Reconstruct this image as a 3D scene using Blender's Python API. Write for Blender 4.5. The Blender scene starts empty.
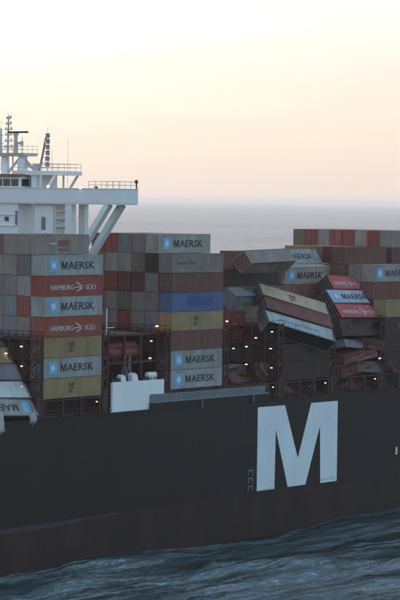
import bpy, math, random
import numpy as np
from mathutils import Matrix, Vector, Euler

R = math.radians
rnd = random.Random(7)
scene = bpy.context.scene
C = bpy.context.collection

# ------------------------------------------------------------------ camera
YAW, PITCH, ROLL = 0.651605, -0.0376643, 0.0135326
CAM = Vector((-268.937, -231.356, 27.031))
fwd = Vector((math.cos(YAW)*math.cos(PITCH), math.sin(YAW)*math.cos(PITCH), math.sin(PITCH)))
rgt = Vector((math.sin(YAW), -math.cos(YAW), 0))
upv = rgt.cross(fwd)
r2 = rgt*math.cos(ROLL) + upv*math.sin(ROLL)
u2 = upv*math.cos(ROLL) - rgt*math.sin(ROLL)
cd = bpy.data.cameras.new('camera')
cd.sensor_fit = 'HORIZONTAL'; cd.sensor_width = 36.0
cd.lens = 2640.52*36/400
cd.clip_start = 1.0; cd.clip_end = 300000
cam = bpy.data.objects.new('camera', cd); C.objects.link(cam)
M3 = Matrix((r2, u2, -fwd)).transposed()
cam.matrix_world = Matrix.Translation(CAM) @ M3.to_4x4()
scene.camera = cam

# ------------------------------------------------------------------ sky, sun, exposure
SUN_EL, SUN_AZ = 10.0, math.degrees(YAW) + 32.0     # azimuth measured from +X towards +Y
SEA = -23.0
HAZE_DENSITY = 0.000052
SKY_GAMMA, SKY_STRENGTH = 0.45, 0.15
VEIL = (6.6, 5.6, 4.95)
COOL, WARM = (3.25, 4.25, 5.1), (2.95, 3.08, 3.85)
world = bpy.data.worlds.new('World'); scene.world = world; world.use_nodes = True
wn = world.node_tree; wn.nodes.clear()
sky = wn.nodes.new('ShaderNodeTexSky'); sky.sky_type = 'NISHITA'; sky.sun_disc = False
sky.sun_elevation = R(SUN_EL); sky.sun_rotation = R(90 - SUN_AZ)
sky.altitude = 0; sky.air_density = 1.0; sky.dust_density = 3.0; sky.ozone_density = 1.0
# thin high overcast: the clear sky's contrast is flattened, warm towards the sun and blue away from it
wl = wn.links
gam = wn.nodes.new('ShaderNodeGamma'); gam.inputs[1].default_value = SKY_GAMMA
wl.new(sky.outputs[0], gam.inputs[0])
tc = wn.nodes.new('ShaderNodeTexCoord')
dot = wn.nodes.new('ShaderNodeVectorMath'); dot.operation = 'DOT_PRODUCT'
dot.inputs[1].default_value = (math.cos(R(SUN_AZ)), math.sin(R(SUN_AZ)), 0)
wl.new(tc.outputs['Generated'], dot.inputs[0])
mr = wn.nodes.new('ShaderNodeMapRange'); mr.interpolation_type = 'SMOOTHSTEP'
mr.inputs['From Min'].default_value = -0.7; mr.inputs['From Max'].default_value = 0.8
wl.new(dot.outputs['Value'], mr.inputs['Value'])
tint = wn.nodes.new('ShaderNodeMix'); tint.data_type = 'RGBA'
tint.inputs['A'].default_value = (*COOL, 1); tint.inputs['B'].default_value = (*WARM, 1)
wl.new(mr.outputs[0], tint.inputs['Factor'])
# faint streaks of high cloud
mp = wn.nodes.new('ShaderNodeMapping'); mp.inputs['Scale'].default_value = (3.0, 3.0, 26.0)
wl.new(tc.outputs['Generated'], mp.inputs[0])
cn = wn.nodes.new('ShaderNodeTexNoise'); cn.inputs['Scale'].default_value = 1.6; cn.inputs['Detail'].default_value = 5; cn.inputs['Roughness'].default_value = 0.5
wl.new(mp.outputs[0], cn.inputs['Vector'])
cr = wn.nodes.new('ShaderNodeMapRange'); cr.inputs['From Min'].default_value = 0.3; cr.inputs['From Max'].default_value = 0.7
cr.inputs['To Min'].default_value = 0.92; cr.inputs['To Max'].default_value = 1.05
wl.new(cn.outputs['Fac'], cr.inputs['Value'])
mul = wn.nodes.new('ShaderNodeMix'); mul.data_type = 'RGBA'; mul.blend_type = 'MULTIPLY'; mul.inputs['Factor'].default_value = 1
wl.new(gam.outputs[0], mul.inputs['A']); wl.new(tint.outputs['Result'], mul.inputs['B'])
mu2 = wn.nodes.new('ShaderNodeVectorMath'); mu2.operation = 'SCALE'
wl.new(mul.outputs['Result'], mu2.inputs[0]); wl.new(cr.outputs[0], mu2.inputs['Scale'])
bg = wn.nodes.new('ShaderNodeBackground'); bg.inputs['Strength'].default_value = SKY_STRENGTH
wo = wn.nodes.new('ShaderNodeOutputWorld')
# milky air low over the sea: peach on the sunny side, grey-blue on the other
sep = wn.nodes.new('ShaderNodeSeparateXYZ'); wl.new(tc.outputs['Generated'], sep.inputs[0])
el = wn.nodes.new('ShaderNodeMapRange'); el.interpolation_type = 'SMOOTHSTEP'
el.inputs['From Min'].default_value = -0.01; el.inputs['From Max'].default_value = 0.105
el.inputs['To Min'].default_value = 0.75; el.inputs['To Max'].default_value = 0.0
wl.new(sep.outputs['Z'], el.inputs['Value'])
vc = wn.nodes.new('ShaderNodeMix'); vc.data_type = 'RGBA'
vc.inputs['A'].default_value = (3.0, 3.7, 4.4, 1); vc.inputs['B'].default_value = (*VEIL, 1)
wl.new(mr.outputs[0], vc.inputs['Factor'])
mx = wn.nodes.new('ShaderNodeMix'); mx.data_type = 'RGBA'
wl.new(el.outputs[0], mx.inputs['Factor']); wl.new(mu2.outputs[0], mx.inputs['A']); wl.new(vc.outputs['Result'], mx.inputs['B'])
wl.new(mx.outputs['Result'], bg.inputs[0]); wl.new(bg.outputs[0], wo.inputs[0])
sl = bpy.data.lights.new('sun', 'SUN'); sl.energy = 2.6; sl.angle = R(0.6); sl.color = (1.0, 0.80, 0.58)
sun = bpy.data.objects.new('sun', sl); C.objects.link(sun)
sd = Vector((math.cos(R(SUN_AZ))*math.cos(R(SUN_EL)), math.sin(R(SUN_AZ))*math.cos(R(SUN_EL)), math.sin(R(SUN_EL))))
sun.rotation_euler = sd.to_track_quat('Z', 'Y').to_euler(); sun.location = (0, 0, 200)
vs = scene.view_settings
vs.view_transform = 'Standard'; vs.look = 'None'; vs.exposure = 0.0; vs.gamma = 1.0; vs.use_curve_mapping = False
scene.cycles.max_bounces = 6; scene.cycles.volume_bounces = 0

# ------------------------------------------------------------------ helpers
class MB:
    """collects simple shapes and links them as one mesh object"""
    def __init__(s): s.v = []; s.f = []
    def add(s, vs_, fs):
        n = len(s.v); s.v += [tuple(p) for p in vs_]; s.f += [tuple(i+n for i in f) for f in fs]; return s
    def box(s, x0, x1, y0, y1, z0, z1):
        return s.add([(x0,y0,z0),(x1,y0,z0),(x1,y1,z0),(x0,y1,z0),(x0,y0,z1),(x1,y0,z1),(x1,y1,z1),(x0,y1,z1)],
                     [(0,3,2,1),(4,5,6,7),(0,1,5,4),(1,2,6,5),(2,3,7,6),(3,0,4,7)])
    def bar(s, p, q, w, h=None, up=(0,0,1)):
        p, q = Vector(p), Vector(q); h = h or w
        d = (q-p).normalized(); u = Vector(up)
        if abs(d.dot(u)) > 0.95: u = Vector((1,0,0))
        a = d.cross(u).normalized()*w/2; b = a.cross(d).normalized()*h/2
        vs_ = [p-a-b, p+a-b, p+a+b, p-a+b, q-a-b, q+a-b, q+a+b, q-a+b]
        return s.add(vs_, [(0,3,2,1),(4,5,6,7),(0,1,5,4),(1,2,6,5),(2,3,7,6),(3,0,4,7)])
    def cyl(s, p, q, r0, r1=None, n=8):
        p, q = Vector(p), Vector(q); r1 = r0 if r1 is None else r1
        d = (q-p).normalized(); u = Vector((0,0,1)) if abs(d.z) < 0.9 else Vector((1,0,0))
        a = d.cross(u).normalized(); b = d.cross(a)
        vs_ = [p+(a*math.cos(t)+b*math.sin(t))*r0 for t in [2*math.pi*i/n for i in range(n)]]
        vs_ += [q+(a*math.cos(t)+b*math.sin(t))*r1 for t in [2*math.pi*i/n for i in range(n)]]
        fs = [(i,(i+1)%n,n+(i+1)%n,n+i) for i in range(n)] + [tuple(range(n-1,-1,-1)), tuple(range(n,2*n))]
        return s.add(vs_, fs)
    def prism(s, pts, y0, y1):
        """outline pts (x, z), extruded from y0 to y1"""
        n = len(pts)
        vs_ = [(x,y0,z) for x,z in pts] + [(x,y1,z) for x,z in pts]
        fs = [(i,(i+1)%n,n+(i+1)%n,n+i) for i in range(n)] + [tuple(range(n-1,-1,-1)), tuple(range(n,2*n))]
        return s.add(vs_, fs)
    def mesh(s, name):
        me = bpy.data.meshes.new(name); me.from_pydata(s.v, [], s.f); me.update(); return me
    def build(s, name, mat, parent=None, color=None):
        return put(name, s.mesh(name), mat, parent, color)

def put(name, me, mat, parent=None, color=None, loc=None):
    if mat is not None and not me.materials: me.materials.append(mat)
    o = bpy.data.objects.new(name, me); C.objects.link(o)
    if parent is not None:
        o.parent = parent
        if parent.get('shift') : o.matrix_parent_inverse = Matrix.Translation(-parent.location)
    if loc is not None: o.location = loc
    if color is not None: o.color = (*color, 1)
    return o

def empty(name, loc, rot=(0,0,0)):
    o = bpy.data.objects.new(name, None); C.objects.link(o)
    o.location = loc; o.rotation_euler = rot; o.empty_display_size = 0.5
    return o

def tag(o, label, cat, group=None, kind=None):
    o['label'] = label; o['category'] = cat
    if group: o['group'] = group
    if kind: o['kind'] = kind
    return o

# ------------------------------------------------------------------ materials
def mat(name, col, rough=0.55, var=0.12, scale=0.6, streak=None, metallic=0.0, use_obj=False, dirt=None, dirt_amt=0.0, spec=0.3, plates=None):
    m = bpy.data.materials.new(name); m.use_nodes = True
    nt = m.node_tree; N = nt.nodes; K = nt.links
    b = N['Principled BSDF']; b.inputs['Roughness'].default_value = rough; b.inputs['Metallic'].default_value = metallic
    b.inputs['Specular IOR Level'].default_value = spec
    t = N.new('ShaderNodeTexCoord'); mp_ = N.new('ShaderNodeMapping')
    mp_.inputs['Scale'].default_value = streak or (1, 1, 1)
    K.new(t.outputs['Object'], mp_.inputs[0])
    oi = N.new('ShaderNodeObjectInfo')
    ad = N.new('ShaderNodeVectorMath'); ad.operation = 'ADD'
    sc_ = N.new('ShaderNodeMath'); sc_.operation = 'MULTIPLY'; sc_.inputs[1].default_value = 40
    K.new(oi.outputs['Random'], sc_.inputs[0]); K.new(mp_.outputs[0], ad.inputs[0]); K.new(sc_.outputs[0], ad.inputs[1])
    n = N.new('ShaderNodeTexNoise'); n.inputs['Scale'].default_value = scale; n.inputs['Detail'].default_value = 6; n.inputs['Roughness'].default_value = 0.6
    K.new(ad.outputs[0], n.inputs['Vector'])
    mr_ = N.new('ShaderNodeMapRange'); mr_.inputs['From Min'].default_value = 0.3; mr_.inputs['From Max'].default_value = 0.7
    mr_.inputs['To Min'].default_value = 1-var; mr_.inputs['To Max'].default_value = 1+var
    K.new(n.outputs['Fac'], mr_.inputs['Value'])
    v = N.new('ShaderNodeVectorMath'); v.operation = 'SCALE'
    if use_obj: K.new(oi.outputs['Color'], v.inputs[0])
    else: v.inputs[0].default_value = col
    K.new(mr_.outputs[0], v.inputs['Scale'])
    out = v.outputs[0]
    if dirt:
        n2 = N.new('ShaderNodeTexNoise'); n2.inputs['Scale'].default_value = scale*3.1; n2.inputs['Detail'].default_value = 8; n2.inputs['Roughness'].default_value = 0.7
        K.new(ad.outputs[0], n2.inputs['Vector'])
        r_ = N.new('ShaderNodeMapRange'); r_.inputs['From Min'].default_value = 0.56; r_.inputs['From Max'].default_value = 0.72
        r_.inputs['To Max'].default_value = dirt_amt
        K.new(n2.outputs['Fac'], r_.inputs['Value'])
        mx_ = N.new('ShaderNodeMix'); mx_.data_type = 'RGBA'; mx_.inputs['B'].default_value = (*dirt, 1)
        K.new(r_.outputs[0], mx_.inputs['Factor']); K.new(out, mx_.inputs['A']); out = mx_.outputs['Result']
    if plates:      # welded plating: seams and slight buckling between the frames
        sx_ = N.new('ShaderNodeSeparateXYZ'); K.new(t.outputs['Object'], sx_.inputs[0])
        cx_ = N.new('ShaderNodeCombineXYZ'); K.new(sx_.outputs['X'], cx_.inputs[0]); K.new(sx_.outputs['Z'], cx_.inputs[1])
        br = N.new('ShaderNodeTexBrick'); br.inputs['Scale'].default_value = 1.0; br.inputs['Brick Width'].default_value = plates[0]; br.inputs['Row Height'].default_value = plates[1]
        br.inputs['Mortar Size'].default_value = 0.035; br.inputs['Mortar Smooth'].default_value = 0.6; br.offset = 0.37
        br.inputs['Color1'].default_value = (1,1,1,1); br.inputs['Color2'].default_value = (0.82,0.82,0.82,1); br.inputs['Mortar'].default_value = (1.25,1.22,1.2,1)
        K.new(cx_.outputs[0], br.inputs['Vector'])
        pm = N.new('ShaderNodeMix'); pm.data_type = 'RGBA'; pm.blend_type = 'MULTIPLY'; pm.inputs['Factor'].default_value = 1
        K.new(out, pm.inputs['A']); K.new(br.outputs['Color'], pm.inputs['B']); out = pm.outputs['Result']
        wv = N.new('ShaderNodeTexNoise'); wv.inputs['Scale'].default_value = 0.45; wv.inputs['Detail'].default_value = 2; K.new(t.outputs['Object'], wv.inputs['Vector'])
        hsum = N.new('ShaderNodeMath'); hsum.operation = 'MULTIPLY_ADD'; hsum.inputs[1].default_value = 0.12
        K.new(wv.outputs['Fac'], hsum.inputs[0]); K.new(br.outputs['Fac'], hsum.inputs[2])
        bm_ = N.new('ShaderNodeBump'); bm_.inputs['Strength'].default_value = 0.6; bm_.inputs['Distance'].default_value = 0.25
        K.new(hsum.outputs[0], bm_.inputs['Height']); K.new(bm_.outputs[0], b.inputs['Normal'])
    K.new(out, b.inputs['Base Color'])
    return m

RUST = (0.10, 0.04, 0.02)
M_BOX = mat('container_paint', (1,1,1), 0.6, 0.24, 0.6, (1,1,0.35), use_obj=True, dirt=RUST, dirt_amt=0.6)
M_PRINT = mat('container_print', (1,1,1), 0.5, 0.10, 0.9, use_obj=True)
M_ROD = mat('galvanised_rod', (0.32,0.33,0.33), 0.45, 0.1, 2, metallic=0.4)
M_HULL = mat('black_hull_paint', (0.0070,0.0050,0.0052), 0.42, 0.45, 0.16, (1,1,0.22), dirt=(0.020,0.016,0.014), dirt_amt=0.55, plates=(9.6,2.9))
M_BOOT = mat('red_antifouling', (0.026,0.0092,0.0088), 0.55, 0.5, 0.22, (1,1,0.30), dirt=(0.009,0.010,0.010), dirt_amt=0.85, plates=(9.6,2.9))
M_DECK = mat('deck_red', (0.06,0.024,0.020), 0.7, 0.25, 0.4)
M_LASH = mat('oxide_red_steel', (0.075,0.028,0.024), 0.6, 0.3, 0.7, dirt=(0.03,0.02,0.018), dirt_amt=0.6)
M_HATCH = mat('hatch_steel', (0.035,0.022,0.02), 0.65, 0.25, 0.5)
M_WHITE = mat('white_superstructure_paint', (0.82,0.80,0.77), 0.45, 0.05, 0.25, (1,1,0.4), dirt=(0.5,0.44,0.37), dirt_amt=0.25)
M_MARK = mat('hull_lettering_white', (0.74,0.76,0.76), 0.5, 0.06, 0.35, (1,1,0.5), dirt=(0.45,0.43,0.38), dirt_amt=0.3)
M_GREEN = mat('algae_scuff', (0.58,0.61,0.57), 0.7, 0.3, 2.0)
M_SALT = mat('salt_scuff', (0.036,0.036,0.037), 0.7, 0.4, 0.7, (0.5,1,2))
M_GREY = mat('grey_ladder_paint', (0.19,0.20,0.21), 0.5, 0.15, 0.8)
M_DARK = mat('dark_steel', (0.03,0.03,0.032), 0.5, 0.2, 0.8)
M_MAST = mat('mast_paint', (0.55,0.52,0.48), 0.5, 0.12, 0.8)
M_ORANGE = mat('wheelhouse_roof_edge', (0.30,0.12,0.06), 0.6, 0.15, 0.8)
M_TOWER = mat('grey_brown_tower', (0.30,0.27,0.24), 0.5, 0.15, 0.8)
M_GLASS = mat('bridge_glass', (0.03,0.035,0.04), 0.08, 0.1, 1.0, spec=0.7)
M_UNDER = mat('container_floor_timber', (0.018,0.014,0.011), 0.8, 0.3, 1.5)
M_SACK = mat('torn_white_lining', (0.40,0.39,0.37), 0.8, 0.2, 1.2)
def emis(name, col, s):
    m = bpy.data.materials.new(name); m.use_nodes = True
    b = m.node_tree.nodes['Principled BSDF']
    b.inputs['Base Color'].default_value = (*col, 1)
    b.inputs['Emission Color'].default_value = (*col, 1); b.inputs['Emission Strength'].default_value = s
    return m
M_LAMP = emis('lamp_cool', (1.0, 0.86, 0.70), 4.5)
M_LAMPG = emis('lamp_glow', (1.0, 0.42, 0.10), 45.0)
M_GLINT = emis('sun_glint_glow', (1.0, 0.80, 0.52), 14.0)  # emission imitating sun glints on the bridge wing
M_LAMPW = emis('lamp_amber', (1.0, 0.50, 0.20), 4.0)

# ------------------------------------------------------------------ sea: one displaced sheet to the horizon
def axis(lo, hi, step, far):
    core = list(np.arange(lo, hi+1e-6, step))
    a, d = [], step
    x = lo
    while x > -far: d *= 1.16; x -= d; a.append(x)
    b, d = [], step
    x = hi
    while x < far: d *= 1.16; x += d; b.append(x)
    return np.array(a[::-1] + core + b)
ax = axis(-45, 125, 0.42, 90000.0); ay = axis(-62, 6, 0.42, 90000.0)
GX, GY = np.meshgrid(ax, ay)
rs = np.random.RandomState(5)
fade = np.exp(-(np.maximum(0, np.hypot(GX-40, GY+20)-80)/160.0)**2)
Z = np.zeros_like(GX)
for i in range(46):
    lam = 1.6*1.085**i
    th = R(118) + rs.normal(0, 0.62)
    k = 2*math.pi/lam; a_ = 0.0075*lam**0.86
    if lam > 5: a_ *= 0.55
    else: a_ *= 1.15
    ph = rs.uniform(0, 6.28)
    p_ = k*(GX*math.cos(th)+GY*math.sin(th)) + ph + 0.8*np.sin(GX*0.05+i)*np.cos(GY*0.06-i)
    s_ = np.sin(p_); Z += a_*(s_ + 0.35*np.cos(2*p_)*0.6)
# the wave the hull pushes up, highest towards the right of the picture
dh = np.maximum(0, -0.6-GY)
Z += 1.2*np.exp(-((GX-92)/27.0)**2)*np.exp(-(dh/8.0)**2)
# crests of the wash running obliquely away from the side
for (x0, y0, ang, amp, wid) in ((96,-3,-150,0.55,1.5),(88,-10,-155,0.5,1.7),(60,-14,-162,0.6,1.8),(40,-20,-168,0.5,1.6),(110,-12,-150,0.6,1.9)):
    ca, sa = math.cos(R(ang)), math.sin(R(ang))
    u_ = (GX-x0)*ca+(GY-y0)*sa; w_ = -(GX-x0)*sa+(GY-y0)*ca + 0.9*np.sin(u_*0.22)
    Z += 0.5*amp*np.exp(-(w_/wid)**2)*np.exp(-((u_-16)/20.0)**2)
wd0 = -(0.63*(GX-11)+0.79*(GY+2))
Z += 0.35*np.exp(-((wd0-2.5)/2.5)**2)
Z *= fade
wd = -(0.63*(GX-11)+0.79*(GY+2)) + 1.6*np.sin((0.79*GX-0.63*GY)*0.13) + 0.8*np.sin((0.79*GX-0.63*GY)*0.37+1)
wash = np.clip((wd+1.0)/5.0, 0, 1); wash = wash*wash*(3-2*wash)                    # edge of the wash thrown out by the ship
foam = wash*np.exp(-np.maximum(0, wd-26)/30.0)
side = np.exp(-(dh/1.6)**2)*(0.35+0.65*np.clip(np.sin(GX*0.31+1.3*np.sin(GX*0.13)), 0, 1))
foam = np.clip(foam + 0.7*side + 0.06*np.exp(-(dh/30.0)**2)*np.clip((GX-45)/20,0,1), 0, 1)
ny, nx = GX.shape
verts = np.stack([GX.ravel(), GY.ravel(), (Z+SEA).ravel()], 1)
idx = np.arange(nx*ny).reshape(ny, nx)
quads = np.stack([idx[:-1,:-1].ravel(), idx[:-1,1:].ravel(), idx[1:,1:].ravel(), idx[1:,:-1].ravel()], 1)
me = bpy.data.meshes.new('sea')
me.vertices.add(len(verts)); me.vertices.foreach_set('co', verts.ravel())
me.loops.add(quads.size); me.loops.foreach_set('vertex_index', quads.ravel().astype(np.int32))
me.polygons.add(len(quads)); me.polygons.foreach_set('loop_start', np.arange(0, quads.size, 4, dtype=np.int32))
me.polygons.foreach_set('use_smooth', np.ones(len(quads), dtype=bool))
me.update(calc_edges=True)
at_ = me.attributes.new('foam', 'FLOAT', 'POINT'); at_.data.foreach_set('value', foam.ravel().astype(np.float32))
m = bpy.data.materials.new('sea_water'); m.use_nodes = True
nt = m.node_tree; N = nt.nodes; K = nt.links; b = N['Principled BSDF']
b.inputs['Roughness'].default_value = 0.14; b.inputs['IOR'].default_value = 1.33
geo = N.new('ShaderNodeNewGeometry')
def noise(scale, detail=5, rough=0.6, sc3=(1,1,1), rotz=0.0, dist=0.0):
    mp_ = N.new('ShaderNodeMapping'); mp_.inputs['Scale'].default_value = sc3; mp_.inputs['Rotation'].default_value = (0,0,rotz)
    K.new(geo.outputs['Position'], mp_.inputs[0])
    n = N.new('ShaderNodeTexNoise'); n.inputs['Scale'].default_value = scale; n.inputs['Detail'].default_value = detail
    n.inputs['Roughness'].default_value = rough; n.inputs['Distortion'].default_value = dist
    K.new(mp_.outputs[0], n.inputs['Vector']); return n.outputs['Fac']
def math_(op, a, b_=None, c=None, clamp=False):
    n = N.new('ShaderNodeMath'); n.operation = op; n.use_clamp = clamp
    for i, q in enumerate((a, b_, c)):
        if q is None: continue
        if isinstance(q, (int, float)): n.inputs[i].default_value = q
        else: K.new(q, n.inputs[i])
    return n.outputs[0]
def rng(v, a, b_, c=0.0, d=1.0):
    n = N.new('ShaderNodeMapRange'); n.inputs['From Min'].default_value = a; n.inputs['From Max'].default_value = b_
    n.inputs['To Min'].default_value = c; n.inputs['To Max'].default_value = d
    K.new(v, n.inputs['Value']); return n.outputs[0]
att = N.new('ShaderNodeAttribute'); att.attribute_name = 'foam'
lace = noise(1.3, 10, 0.8, (0.5, 1.1, 1), R(-20), 0.8)
patch = noise(0.09, 4, 0.6, (0.6, 1.3, 1), R(-12), 0.6)
fm = math_('MULTIPLY', rng(lace, 0.48, 0.62), rng(patch, 0.34, 0.58))
fm = math_('MULTIPLY', fm, att.outputs['Fac'], clamp=True)
fm = math_('MULTIPLY', fm, 0.9)
caps = math_('MULTIPLY', rng(noise(0.012, 9, 0.75, (1,1,1), 0.3), 0.64, 0.72), 0.25)     # scattered white horses far out
far_only = N.new('ShaderNodeCameraData')
caps = math_('MULTIPLY', caps, rng(noise(0.0018, 3), 0.35, 0.6))
soft = math_('MULTIPLY', math_('MULTIPLY', rng(patch, 0.36, 0.64), att.outputs['Fac']), 0.20)     # milky water under the foam
tot = math_('MAXIMUM', math_('MAXIMUM', fm, soft), caps)
mixc = N.new('ShaderNodeMix'); mixc.data_type = 'RGBA'
mixc.inputs['A'].default_value = (0.013, 0.046, 0.044, 1); mixc.inputs['B'].default_value = (0.46, 0.54, 0.55, 1)
K.new(tot, mixc.inputs['Factor']); K.new(mixc.outputs['Result'], b.inputs['Base Color'])
K.new(rng(tot, 0, 0.6, 0.20, 0.65), b.inputs['Roughness'])
FAR_A, FAR_B = 30.0, 8.0
h1 = math_('ADD', math_('MULTIPLY', noise(0.9, 6, 0.65, (1,1.5,1), R(-28)), 0.36), math_('MULTIPLY', noise(2.6, 4, 0.6, (1,1.4,1), R(-40)), 0.12))
h2 = math_('MULTIPLY', noise(0.11, 6, 0.6, (1,1.6,1), R(-28)), 1.5)
h3 = math_('ADD', math_('MULTIPLY', noise(0.008, 3, 0.5, (1,11.0,1), -YAW, 0.6), FAR_A), math_('MULTIPLY', noise(0.022, 3, 0.5, (1,8.0,1), -YAW+0.1, 0.6), FAR_B))
hs = math_('ADD', math_('ADD', h1, h2), h3)
w1 = noise(0.010, 6, 0.6, (0.16, 1.0, 1), -YAW)
w2 = noise(0.045, 5, 0.65, (0.14, 1.0, 1), -YAW+0.25)
wr = math_('ADD', math_('MULTIPLY', w1, 0.5), math_('MULTIPLY', w2, 0.5))
K.new(rng(wr, 0.38, 0.62, 0.35, 0.75), b.inputs['Specular IOR Level'])      # ruffled and slick streaks along the wind
bp = N.new('ShaderNodeBump'); bp.inputs['Strength'].default_value = 0.55; bp.inputs['Distance'].default_value = 1.0
K.new(hs, bp.inputs['Height']); K.new(bp.outputs[0], b.inputs['Normal'])
me.materials.append(m)
sea = bpy.data.objects.new('sea', me); C.objects.link(sea); sea['kind'] = 'structure'; sea['label'] = 'choppy dark sea running out to the pale horizon'

# ------------------------------------------------------------------ the ship
ship = empty('container_ship', (80, 28.8, SEA))
tag(ship, 'black hulled container ship with white bridge and a big white M on its side', 'container ship')
ship['shift'] = 1
bpy.context.view_layer.update()
DECK = -2.65; BOOT = -16.6; YC = 28.8
def section(x):
    """half breadths at deck, boot line, waterline, bottom"""
    hd = hb = hw = ht = 29.4
    if x < -60:
        t = min(1, (-60-x)/75.0)
        hd = 29.4*(1-t**2.6); hb = 29.4*(1-t**1.7)*1.0; hw = 29.4*(1-t**1.5); ht = 24*(1-t**1.3)
    elif x > 190:
        t = min(1, (x-190)/70.0); hd = 29.4*(1-0.12*t*t); hb = 29.4*(1-0.3*t*t); hw = 29.4*(1-0.6*t*t); ht = 24*(1-0.95*t)
    else: ht = 26.5
    return [(max(hd,.05), DECK), (max(hb,.05), BOOT), (max(hw,.05), SEA), (max(ht,.05), -36.0)]
xs = [-135,-130,-122,-110,-98,-85,-72,-60,-30,0,30,60,90,120,160,190,205,220,235,250,260]
up, lo, dk = MB(), MB(), MB()
for side in (-1, 1):
    for mb, (i0, i1) in ((up, (0, 1)), (lo, (1, 3))):
        n0 = len(mb.v); rows = i1-i0+1
        for x in xs:
            s_ = section(x)
            for i in range(i0, i1+1): mb.v.append((x, YC+side*s_[i][0], s_[i][1]))
        for j in range(len(xs)-1):
            for i in range(rows-1):
                q = (n0+j*rows+i, n0+(j+1)*rows+i, n0+(j+1)*rows+i+1, n0+j*rows+i+1)
                mb.f.append(q if side > 0 else q[::-1])
s_ = section(260)
up.add([(260,YC-s_[0][0],DECK),(260,YC+s_[0][0],DECK),(260,YC+s_[1][0],BOOT),(260,YC-s_[1][0],BOOT)], [(0,1,2,3)])
lo.add([(260,YC-s_[1][0],BOOT),(260,YC+s_[1][0],BOOT),(260,YC+s_[3][0],-36),(260,YC-s_[3][0],-36)], [(0,1,2,3)])
for x in xs:
    h_ = section(x)[0][0]; dk.v += [(x,YC-h_+0.02,DECK-0.25),(x,YC+h_-0.02,DECK-0.25)]
dk.f += [(2*j,2*j+2,2*j+3,2*j+1) for j in range(len(xs)-1)]
hull = up.build('hull', M_HULL, ship)
lo.build('boot_topping', M_BOOT, ship)
dk.build('deck', M_DECK, ship)
YS = -0.6                                             # plane of the ship's side
def on_hull(name, pts, mtl, t=0.012, parent=hull):
    return MB().prism(pts, YS-t, YS-0.001).build(name, mtl, parent)
o = on_hull('letter_m', [(48.15,-16.12),(52.65,-16.12),(52.8,-7.2),(56.1,-16.1),(60.75,-16.1),(64.45,-7.3),(64.75,-16.18),(69.2,-16.18),
                     (69.2,-3.72),(62.0,-3.68),(58.65,-11.9),(55.1,-3.65),(48.15,-3.6)][::-1], M_MARK)
o['label'] = 'big white letter M painted on the black hull'
# worn green patch at the foot of the right leg, small ticks below
on_hull('scuff', [(64.95,-15.85),(68.9,-15.9),(69.0,-15.5),(67.6,-15.35),(66.4,-15.52),(65.1,-15.4)], M_GREEN, 0.018)
on_hull('scuff', [(49.2,-16.05),(52.3,-16.08),(52.2,-15.75),(50.4,-15.85)], M_GREEN, 0.018)
# small boarding mark of stacked bars left of the letter
M_MARKD = mat('faded_white_mark', (0.22,0.23,0.23), 0.6, 0.25, 1.5)
for k, z in enumerate((-12.95, -14.15, -15.35)):
    on_hull('mark_bar', [(46.0,z),(47.15,z),(47.15,z+0.16),(46.0,z+0.16)], M_MARKD)
    on_hull('mark_bar', [(46.0,z-0.62),(46.14,z-0.62),(46.14,z-0.01),(46.0,z-0.01)], M_MARKD)
    on_hull('mark_bar', [(47.0,z-0.62),(47.15,z-0.62),(47.15,z-0.01),(47.0,z-0.01)], M_MARKD)
# pale mark with a faint ring at the right edge
on_hull('load_mark', [(85.75,-13.2),(86.35,-13.2),(86.3,-12.0),(85.85,-12.0)], M_MARK)
for k in range(14):
    a0, a1 = 2*math.pi*k/14, 2*math.pi*(k+0.7)/14
    P = [(86.3+1.45*c_*math.cos(a), -14.3+1.5*c_*math.sin(a)) for c_, a in ((1,a0),(1,a1),(1.1,a1),(1.1,a0))]
    on_hull('load_ring', P, mat('faint_ring', (0.04,0.042,0.045)) if k == 0 else bpy.data.materials['faint_ring'])
# scuffed pale band along the boot line at the left
pts = [(-30,-17.35),(-8,-17.45),(0,-17.3),(6,-17.15),(9,-16.85),(14,-16.75),(17,-16.6),(18,-16.5),(14,-16.45),(6,-16.55),(0,-16.62),(-8,-16.7),(-30,-16.65)]
on_hull('scuffed_band', pts, M_SALT)
# draught of small fittings: fender pads and overboard outlets
for k, (x, z) in enumerate(((9.5,-9.1),(26,-9.0),(33,-7.6),(-4,-10.2),(78,-10.5))):
    MB().cyl((x,YS-0.03,z),(x,YS+0.1,z),0.22,n=10).build('overboard_outlet', M_SALT, hull)
# deck edge fender bar, rail
MB().box(-60,190,YS-0.10,YS+0.25,DECK-0.02,DECK+0.16).build('sheer_strake', M_HULL, ship)

BAYP = 13.88
def bx(b_): return b_*BAYP
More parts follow.
